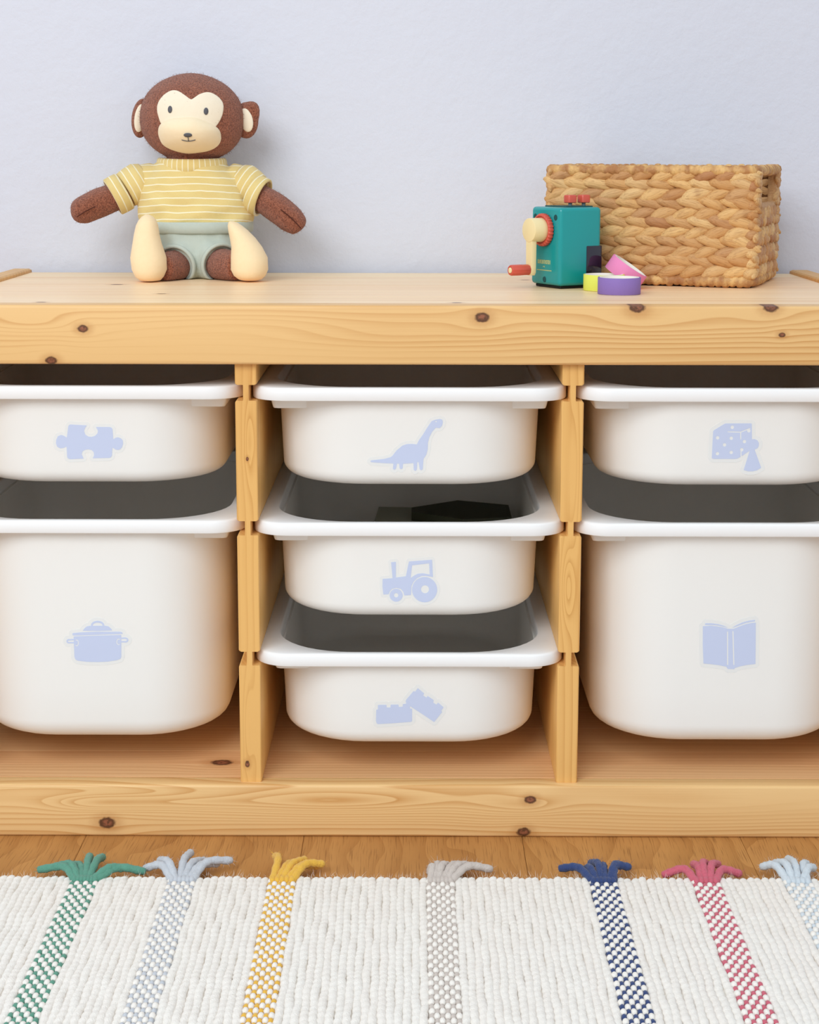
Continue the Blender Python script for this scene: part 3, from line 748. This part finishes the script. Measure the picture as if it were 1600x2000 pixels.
cl = t.mix(t.math('MULTIPLY', t.ramp(fibn, .5, .8), .5), cl, srgb(132, 84, 44))
t.bump(fibn, .5, .0012); M_coil = t.out(cl, .55, .35)
M_dark = plain('dark_backing', srgb(104, 66, 34), .85, .2)  # darkened so the shade in the creases is put into this colour
BH, BL, BS = .1295, .228, .168
th = radians(20)
ex, ey = Vector((cos(th), -sin(th), 0)), Vector((sin(th), cos(th), 0))
bc = Vector((.364, .212, T)) - ex*BL/2 + ey*BS/2
bk_ = tag(empty('woven_basket', bc, -th), 'rectangular woven water hyacinth basket with a cut-out handle', 'basket')
def leafmesh(i):
    rng = random.Random(i); L, w, h = .0390, .0071, .0052; rings = []
    n = 9
    for k in range(n):
        q = k/(n-1); s = max(.16, sin(pi*q)**.5)*(1.06-.22*q)
        x = (q-.5)*L; bend = .0022*sin(pi*q+rng.uniform(-.3, .3)); tw = (q-.5)*.5
        ring = []
        for j in range(10):
            a = 2*pi*j/10; yy = h*s*cos(a); zz = w*s*sin(a)*(1+.08*rng.uniform(-1, 1))
            ring.append((x, -.0015*sin(pi*q)+yy*cos(tw)-zz*sin(tw)*.4, bend+zz))
        rings.append(ring)
    o = mesh('strand', *loft(rings), M_str, None, True); COL.objects.unlink(o); return o.data
LEAF = [leafmesh(i) for i in range(5)]
_b = mesh('strand', *ellipsoid((0, 0, 0), (.0088, .0066, .0068), 10, 7), M_str, None, True); COL.objects.unlink(_b); BEND = _b.data
ROWS = 11; z0, zp = .0155, .01015
wallpos = []
def wall_leaves(length, width_axis):
    out = []; pitch = .0228; m = int(length/pitch)+1
    for r_ in range(ROWS):
        sgn = 1 if r_ % 2 == 0 else -1     # from the bottom: / then \
        offs = (.5*pitch if (r_//2) % 2 else 0) + (.25*pitch if sgn < 0 else 0)
        for k in range(-1, m+1):
            s = -length/2 + (k+.3)*pitch + offs
            if s < -length/2+.014 or s > length/2-.0125: continue
            out.append((s, z0+zp*r_, sgn))
        row = sorted(q[0] for q in out if q[1] == z0+zp*r_)
        if row[0] > -length/2+.014+.006: out.append((-length/2+.0145, z0+zp*r_, sgn))
        if row[-1] < length/2-.0125-.006: out.append((length/2-.0130, z0+zp*r_, sgn))
    return out
def place_leaf(M, dat, parent):
    o = bpy.data.objects.new('strand', dat); link(o, parent); o.matrix_local = M; return o
HO = (-.054, .060, .084, .120)   # handle opening: along, along, z, z
def leaf_M(s, z, sgn, wall, rng):
    ang = -sgn*radians(17+rng.uniform(-6, 6)); sc = rng.uniform(.92, 1.08)
    R = Matrix.Rotation(ang, 4, 'Y') @ Matrix.Rotation(radians(8+rng.uniform(-3, 3)), 4, 'Z') @ Matrix.Diagonal((sc, rng.uniform(.9, 1.1), sc*rng.uniform(.92, 1.08), 1))
    if wall == 'front': B = Matrix.Translation((s, -BS/2+.003, z))
    if wall == 'back': B = Matrix.Translation((-s, BS/2-.003, z)) @ Matrix.Rotation(pi, 4, 'Z')
    if wall == 'right': B = Matrix.Translation((BL/2-.003, s, z)) @ Matrix.Rotation(pi/2, 4, 'Z')
    if wall == 'left': B = Matrix.Translation((-BL/2+.003, -s, z)) @ Matrix.Rotation(-pi/2, 4, 'Z')
    return B @ R
rng = random.Random(11)
rest = []
for wall, L in (('front', BL), ('right', BS), ('back', BL), ('left', BS)):
    for (s, z, sgn) in wall_leaves(L, 0):
        if wall in ('right', 'left') and HO[0]-.008 < s < HO[1]+.008 and z > HO[2]-.004: continue
        M = leaf_M(s, z, sgn, wall, rng); d = LEAF[rng.randrange(5)]
        if wall in ('front', 'right'): place_leaf(M, d, bk_)
        else: rest.append((M, d))
# bends round the corners
for (sx, sy) in ((1, -1), (1, 1), (-1, -1), (-1, 1)):
    for r_ in range(ROWS):
        M = Matrix.Translation((sx*(BL/2-.0045), sy*(BS/2-.0045), z0+zp*r_)) @ Matrix.Rotation(atan2(sy, sx)+pi/2, 4, 'Z') @ Matrix.Rotation(radians(rng.uniform(-14, 14)), 4, 'Y') @ Matrix.Diagonal((rng.uniform(.9, 1.1), 1, rng.uniform(.9, 1.05), 1))
        d = BEND
        if (sx, sy) in ((1, -1), (1, 1)): place_leaf(M, d, bk_)
        else: rest.append((M, d))
V, Fc = [], []
for M, d in rest:
    k = len(V); V += [M @ v.co for v in d.vertices]; Fc += [tuple(i+k for i in p.vertices) for p in d.polygons]
tag(mesh('far_side_weave', V, Fc, M_str, bk_, True), 'plaited strands of the sides facing the wall', kind='stuff')
def coil(name, hw, hd, r, z, rad, pitch=.0075, slant=.35):
    base = rrect(hw, hd, r, 10); P = [Vector((x, y, z)) for x, y in base]; P.append(P[0])
    pts = []; 
    for i in range(len(P)-1):
        seg = (P[i+1]-P[i]).length; n = max(1, int(seg/.0014))
        for k in range(n): pts.append(P[i].lerp(P[i+1], k/n))
    n = len(pts); rings = []; s = 0; rg = random.Random(int(z*1e5))
    ph = [rg.uniform(.86, 1.1) for _ in range(400)]
    for i in range(n):
        t_ = (pts[(i+1) % n]-pts[i-1]).normalized(); nr = Vector((t_.y, -t_.x, 0)); s += (pts[i]-pts[i-1]).length if i else 0
        ring = []
        for j in range(10):
            a = 2*pi*j/10; w_ = (s/pitch+slant*sin(a)); fr = w_ % 1.0
            q = rad*ph[int(w_) % 400]*(.74+.26*sin(pi*fr)**.5)
            ring.append(pts[i]+nr*cos(a)*q+Vector((0, 0, 1))*sin(a)*q)
        rings.append(ring)
    return mesh(name, *loft(rings, closed_ring=True), M_coil, bk_, True)
coil('rim_coil', BL/2-.002, BS/2-.002, .010, BH-.0062, .0062)
coil('base_coil', BL/2-.003, BS/2-.003, .010, .0066, .0066)
coil('inner_rim_coil', BL/2-.011, BS/2-.011, .008, BH-.0068, .0050)
# added backing panels, their dark colour stands for shade between the strands
w = .0016
hx, hy = BL/2-.0036, BS/2-.0036
box('gap_shade_panel', (-hx, hx, -hy, -hy+w, .006, BH-.008), M_dark, bk_); box('gap_shade_panel', (-hx, hx, hy-w, hy, .006, BH-.008), M_dark, bk_)
for s in (-1, 1):
    xa, xb = sorted((s*hx, s*(hx-w)))
    box('gap_shade_panel', (xa, xb, -hy, hy, .006, HO[2]), M_dark, bk_)
    box('gap_shade_panel', (xa, xb, -hy, HO[0], HO[2], BH-.008), M_dark, bk_); box('gap_shade_panel', (xa, xb, HO[1], hy, HO[2], BH-.008), M_dark, bk_)
    x = s*(BL/2-.004)
    P = spline([(x, HO[0], BH-.010), (x, HO[0], HO[2]+.012), (x, HO[0]+.005, HO[2]+.002), (x, HO[0]+.018, HO[2]), (x, HO[1]-.018, HO[2]), (x, HO[1]-.005, HO[2]+.002), (x, HO[1], HO[2]+.012), (x, HO[1], BH-.010)], 8)
    mesh('handle_edge', *tube(P, [.0052*(.88+.12*abs(sin(i*1.15))) for i in range(len(P))], 10), M_str, bk_, True)
box('basket_floor', (-hx, hx, -hy, hy, .003, .006), M_dark, bk_)

# ------------------------------------------------------------------ pencil sharpener
M_teal = plain('teal_plastic', srgb(8, 146, 148), .24, .5)
M_tdark = plain('teal_dark', srgb(8, 74, 76), .5, .3)
M_coral = plain('coral_plastic', srgb(206, 84, 66), .32, .5)
M_ivory = plain('ivory_plastic', srgb(236, 216, 164), .35, .5)
M_smoke = plain('smoked_window', srgb(30, 24, 42), .10, .6)
M_rub = plain('black_rubber', srgb(18, 20, 20), .6, .3)
M_steel = plain('grey_pin', srgb(96, 116, 120), .35, .5)
M_gold = plain('gold_print', srgb(196, 196, 130), .4, .5)
LX, LY, SHt = .0535, .0545, .0850
phi = radians(30)
corner = Vector((.157, .197, T))
sx_, sy_ = Vector((cos(phi), sin(phi), 0)), Vector((-sin(phi), cos(phi), 0))
ps = tag(empty('pencil_sharpener', corner+sx_*LX/2+sy_*LY/2, phi), 'teal desktop pencil sharpener with coral knobs and an ivory crank', 'pencil sharpener')
bm = box_bm(-LX/2, LX/2, -LY/2, LY/2, .0028, SHt)
bmesh.ops.bevel(bm, geom=bm.edges[:], offset=.0042, segments=4, profile=.5, affect='EDGES')
pbody = from_bm('body', bm, M_teal, ps)
box('base_plate', (-LX/2+.004, LX/2-.003, -LY/2+.004, LY/2-.004, 0, .0032), M_rub, ps, .0008, 1)
box('top_plate', (-LX/2+.012, LX/2-.006, -LY/2+.008, LY/2-.008, SHt-.0006, SHt+.0012), M_tdark, ps, .0005, 1)
box('shavings_window', (LX/2-.0195, LX/2+.0006, -LY/2-.0006, LY/2-.006, .0030, .0445), M_smoke, ps, .0009, 2)
def cyl(name, c, axis, r, h, mat, par, n=28, bev=.0008, prof=None):
    """solid of revolution along axis from c"""
    A = Vector(axis).normalized(); ref = Vector((0, 0, 1)) if abs(A.z) < .9 else Vector((1, 0, 0))
    a = (ref-A*ref.dot(A)).normalized(); b = A.cross(a); c = Vector(c)
    prof = prof or [(r-bev, 0), (r, bev), (r, h-bev), (r-bev*.3, h-bev*.3), (r-bev, h)]
    rings = [[c+A*q+(a*cos(2*pi*k/n)+b*sin(2*pi*k/n))*(rr(k) if callable(rr) else rr) for k in range(n)] for rr, q in prof]
    return mesh(name, *loft(rings), mat, par, True, sharp=40)
xl = -LX/2
zc = .0610; yc = .0005
def knurl(R): return lambda k: R*(1.0 if k % 4 < 2 else .945)
cyl('point_dial', (xl-.0004, yc, zc), (-1, 0, 0), .0170, .006, M_coral, ps, 112, prof=[(knurl(.0165), 0), (knurl(.0174), .0008), (knurl(.0174), .0048), (knurl(.0164), .006), (.0148, .0062), (.0145, .0045), (.0130, .0045)])
crank = cyl('crank_hub', (xl-.004, yc, zc), (-1, 0, 0), .0127, .0172, M_ivory, ps, 40, .0012)
bm = bmesh.new()
arm = [(-.0058, zc), (.0058, zc), (.0055, .040), (.0052, .022), (.0050, .0165), (.0030, .0135), (-.0030, .0135), (-.0050, .0165), (-.0052, .022), (-.0055, .040)]
r1 = [(xl-.0205, yc+y*.96, z) for y, z in arm]; r2 = [(xl-.0200, yc+y, z) for y, z in arm]; r3 = [(xl-.0150, yc+y, z) for y, z in arm]; r4 = [(xl-.0145, yc+y*.96, z) for y, z in arm]
mesh('crank_arm', *loft([r1, r2, r3, r4]), M_ivory, ps, True, sharp=35)
fl_ = lambda R: (lambda k: R*(1.0 if k % 6 < 4 else .93))
kn = cyl('crank_knob', (xl-.0203, yc, .0195), (-1, 0, 0), .0056, .0235, M_coral, ps, 48, prof=[(fl_(.0048), 0), (fl_(.0055), .001), (fl_(.0058), .012), (fl_(.0057), .0225), (fl_(.0050), .0235), (.0036, .0236), (.0033, .0225)])
cyl('knob_core', (xl-.0203-.0222, yc, .0195), (-1, 0, 0), .0031, .0018, M_ivory, kn, 24, .0005)
for (y, z) in ((-.0185, .0745), (.0190, .0745), (.0005, .0085)):
    cyl('hole_shade', (xl-.0001, y, z), (-1, 0, 0), .0030, .0004, M_tdark, ps, 24, prof=[(.0031, -.003), (.0031, .0001), (.0029, .00025), (.0024, .0002), (.0010, .0002)])  # flat dark disc, its colour stands in for the shade inside a hole
# gold lettering on the crank face, too worn to read: upright strokes, a small mark, a fine line
strokes = []
rg = random.Random(3); y = -.0135
while y < .0105:
    wd = rg.choice((.0007, .0009, .0012)); h = .0042
    strokes.append((y, y+wd, .0250, .0250+h))
    if rg.random() < .45: strokes.append((y, y+wd+.0011, .0250+h-.0008, .0250+h))
    if rg.random() < .35: strokes.append((y, y+wd+.0011, .0250, .0257))
    y += wd+.0011
strokes += [(-.0030, -.0004, .0222, .0227), (-.0032, -.0027, .0212, .0224), (-.0010, -.0005, .0212, .0224)]
y = -.0145
while y < .0115: strokes.append((y, y+.0012, .0178, .0187)); y += .0016
V, Fc = merge([(lambda b_: ([v.co.copy() for v in b_.verts], [tuple(v.index for v in f.verts) for f in b_.faces]))(box_bm(xl-.00025, xl+.0004, a, b, c_, d_)) for a, b, c_, d_ in [(-s[1], -s[0], s[2], s[3]) for s in strokes]])
tag(mesh('gold_lettering', V, Fc, M_gold, pbody, False), 'small worn gold lettering')
for dx in (-.0010, .0165):
    st = cyl('button_stem', (dx, -.008, SHt+.0006), (0, 0, 1), .0021, .0048, M_steel, ps, 16, .0003)
    V, Fc = loft([[(dx+a*(.0056-q), -.008+b*(.0056-q), SHt+z) for a, b in rrect(1, 1, .45, 4)] for z, q in ((.0042, .0008), (.0048, .0001), (.0112, 0), (.0121, .0003), (.0126, .0012))])
    mesh('button', V, Fc, M_coral, ps, True, sharp=40)

# ------------------------------------------------------------------ washi tape rolls
M_paper = plain('white_core', srgb(240, 238, 232), .7, .2)
def tape(col, label, loc, R, wd, rot=(0, 0, 0)):
    m = plain(col[0], srgb(*col[1]), .6, .25, bump=.2, bscale=700, var=.12)
    e = tag(empty('tape_roll', loc), label, 'tape', 'washi tape rolls'); e.rotation_euler = rot
    n = 48; h = wd
    def rg_(r, z): return [(r*cos(2*pi*k/n), r*sin(2*pi*k/n), z) for k in range(n)]
    mesh('tape_body', *loft([rg_(R-.0002, 0), rg_(R, .0003), rg_(R, h-.0003), rg_(R-.0002, h), rg_(R-.0016, h), rg_(R-.0016, 0)], closed_ring=True), m, e, True, sharp=40)
    mesh('tape_core', *loft([rg_(R-.0017, .0001), rg_(R-.0017, h+.0001), rg_(R-.0032, h+.0001), rg_(R-.0034, h*.5), rg_(R-.0032, .0001)], closed_ring=True), M_paper, e, True, sharp=40)
    return e
tape(('purple_washi', (138, 112, 182)), 'purple washi tape roll lying flat in front', (.2130, .1420, T), .0218, .0168)
tape(('lime_washi', (226, 230, 100)), 'lime yellow washi tape roll lying flat beside the sharpener', (.2025, .1870, T), .0214, .0165)
tape(('pink_washi', (236, 138, 186)), 'pink washi tape roll leaning on the lime one by the basket', (.2330-.0095, .2085, T+.0112), .0212, .0160, (radians(5.5), radians(34), 0))

# ------------------------------------------------------------------ rug
def yarn(name, col, col2, bump=.6, scale=700):
    t = NT(name); n = t.noise(t.obj(), scale, 4, .65); n2 = t.noise(t.obj(), 90, 3)
    t.bump(n, bump, .0014)
    return t.out(t.mix(t.math('MULTIPLY', t.math('ADD', n, n2), .5), col, col2), .95, .1, .25)
t = NT('cream_wool'); n = t.noise(t.obj(), 700, 4, .65); n2 = t.noise(t.obj(), 70, 3); t.bump(n, .7, .0015)
c = t.mix(t.math('MULTIPLY', t.math('ADD', n, n2), .5), srgb(251, 248, 243), srgb(240, 234, 225))
M_ry = t.out(t.mix(t.math('MULTIPLY', t.rnd(), .4), c, srgb(244, 236, 228)), .95, .1, .2)
M_rbase = yarn('cream_backing', srgb(240, 235, 227), srgb(230, 224, 215))
RY0, RY1 = -.1065, -.66
rug = tag(empty('striped_rug', (0, RY0, 0)), 'cream ribbed wool rug with coloured stripes and tassels', 'rug')
box('backing', (-.60, .60, RY1-RY0, -.002, .0003, .0047), M_rbase, rug)
def cordmesh(i):
    rg = random.Random(i*7+1); n = int((RY0-RY1)/.0018); rings = []
    bl = [0]
    while bl[-1] < 1: bl.append(bl[-1]+rg.uniform(.0068, .0105))
    ph = [rg.uniform(0, 6.28) for _ in range(4)]
    import bisect
    for k in range(n+1):
        s = k*.0018; b = bisect.bisect_right(bl, s)-1; fr = (s-bl[b])/(bl[b+1]-bl[b])
        rr = .0041*(.86+.20*sin(pi*fr)**.6+.04*sin(s*90+ph[0]))
        if k == 0: rr *= .45
        if k == 1: rr *= .85
        wx = .0006*sin(s*60+ph[1])+.0004*sin(s*170+ph[2]); wz = .0004*sin(s*120+ph[3])
        rings.append([(wx+rr*.98*cos(2*pi*j/9), -s+.0012*cos(2*pi*j/9), .0048+wz+.82*rr*sin(2*pi*j/9)) for j in range(9)])
    o = mesh('wool_cord', *loft(rings), M_ry, None, True); COL.objects.unlink(o); return o.data
CORD = [cordmesh(i) for i in range(6)]
bands = [(-.2955, 'green', srgb(108, 166, 144), srgb(80, 136, 118)), (-.2070, 'grey', srgb(206, 210, 216), srgb(190, 194, 202)), (-.1153, 'yellow', srgb(240, 194, 84), srgb(226, 172, 62)),
         (.0294, 'beige', srgb(212, 202, 194), srgb(196, 184, 176)), (.1780, 'navy', srgb(66, 84, 132), srgb(44, 60, 106)), (.2718, 'rose', srgb(214, 112, 128), srgb(196, 88, 108)), (.3560, 'pale_blue', srgb(216, 224, 230), srgb(200, 210, 218))]
BW = .0128
rg = random.Random(8)
edges = sorted(b[0] for b in bands)
spans = [(-.60, edges[0]-BW)] + [(edges[i]+BW, edges[i+1]-BW) for i in range(len(edges)-1)] + [(edges[-1]+BW, .60)]
for a, b in spans:
    n = max(1, round((b-a)/.0066)); p = (b-a)/n
    for k in range(n):
        o = bpy.data.objects.new('wool_cord', CORD[rg.randrange(6)]); link(o, rug)
        o.location = (a+(k+.5)*p, rg.uniform(-.0012, .0022), 0)
bmats = {}
tips = {'green': [(-.3407, -.0979), (-.3267, -.0877), (-.3138, -.0808), (-.2998, -.0716), (-.288, -.0704), (-.264, -.0974), (-.2451, -.0973)],
        'grey': [(-.244, -.0895), (-.2321, -.0803), (-.206, -.0641), (-.1923, -.0732), (-.1788, -.0777), (-.1665, -.0799)],
        'yellow': [(-.1256, -.0659), (-.1072, -.0727), (-.0973, -.0772), (-.0861, -.0794), (-.0802, -.0850)],
        'beige': [(.0199, -.095), (.0272, -.0833), (.0391, -.0854), (.0512, -.0797), (.0606, -.0853), (.0761, -.0897)],
        'navy': [(.1418, -.0893), (.1643, -.0869), (.171, -.0778), (.1813, -.0846), (.1975, -.0845), (.2043, -.0912)],
        'rose': [(.2365, -.0977), (.2658, -.084), (.2779, -.0771), (.2886, -.0816), (.3065, -.095)],
        'pale_blue': [(.3302, -.0836), (.3429, -.0802), (.3566, -.0721), (.3761, -.0880), (.372, -.079)]}
white = ellipsoid((0, 0, 0), (.00295, .0042, .0031), 8, 5)
low = ellipsoid((0, 0, 0), (.00240, .0037, .0026), 8, 5)
for (xc, nm, c1, c2) in bands:
    if nm not in bmats and c1: bmats[nm] = yarn(nm+'_wool', c1, c2, .7)
    m = bmats.get(nm) or bmats.setdefault(nm, yarn(nm+'_wool', c1, c2))
    band = box('coloured_band', (xc-BW, xc+BW, RY1-RY0, -.006, .0036, .0056), m, rug)
    wp, cp = [], []
    rows = int((RY0-RY1-.010)/.0073)
    for j in range(rows):
        for i in range(6):
            x = xc+(i-2.5)*.0042+rg.uniform(-.0003, .0003); y = -.0085-j*.0073+rg.uniform(-.0004, .0004)
            tgt, shp, z = (wp, white, .0062) if (i+j) % 2 == 0 else (cp, low, .0060)
            tgt.append(([v+Vector((x, y, z)) for v in shp[0]], shp[1]))
    tag(mesh('white_stitches', *merge(wp), M_ry, band, True), kind='stuff')
    tag(mesh('coloured_stitches', *merge(cp), m, band, True), kind='stuff')
    if c1 is None: continue
    tl = tips[nm]; n = len(tl)
    knot = mesh('tassel', *merge([ellipsoid((xc+(i-(n-1)/2)*.0218/n, -.0075, .0070), (.0034, .0066, .0042), 10, 6) for i in range(n)]), m, rug, True)
    for i, (tx, ty) in enumerate(tl):
        b0 = Vector((xc+(i-(n-1)/2)*.0218/n, -.0085, .0068)); tip = Vector((tx, ty-RY0, .0052+rg.uniform(.0, .006)))
        mid = b0.lerp(tip, .45)+Vector((rg.uniform(-.002, .002), .004, .0045+rg.uniform(0, .003)))
        if i in (0, n-1): mid += Vector((-.002 if i else .002, .003, 0))
        P = spline([b0, mid, tip], 8)
        d = (P[-1]-P[-2]).normalized()*.0016; P += [P[-1]+d, P[-1]+d*1.5]
        P = [Vector((p.x, p.y, max(p.z, .0036))) for p in P]
        R = [.0037*(1+.09*sin(k*1.9+i))+0 for k in range(len(P))]; R[-2] *= .8; R[-1] *= .35
        mesh('yarn_end', *tube(P, R, 9), m, knot, True)

# loose wool fibres on the tassels and along the woven edge
rgf = random.Random(33)
for kn_ in [c for c in rug.children if c.name.startswith('tassel')]:
    src = [v for y in kn_.children for v in y.data.vertices]
    fuzz('loose_fibres', [(v.co.copy(), Vector(v.normal)) for v in rgf.sample(src, min(len(src), 420))], .0042, .00010, kn_.data.materials[0], kn_, rgf)
fuzz('edge_fibres', [(Vector((rgf.uniform(-.5, .5), rgf.uniform(-.004, .002), rgf.uniform(.003, .008))), Vector((0, .9, .45))) for _ in range(1500)], .0052, .00011, M_ry, rug, rgf)
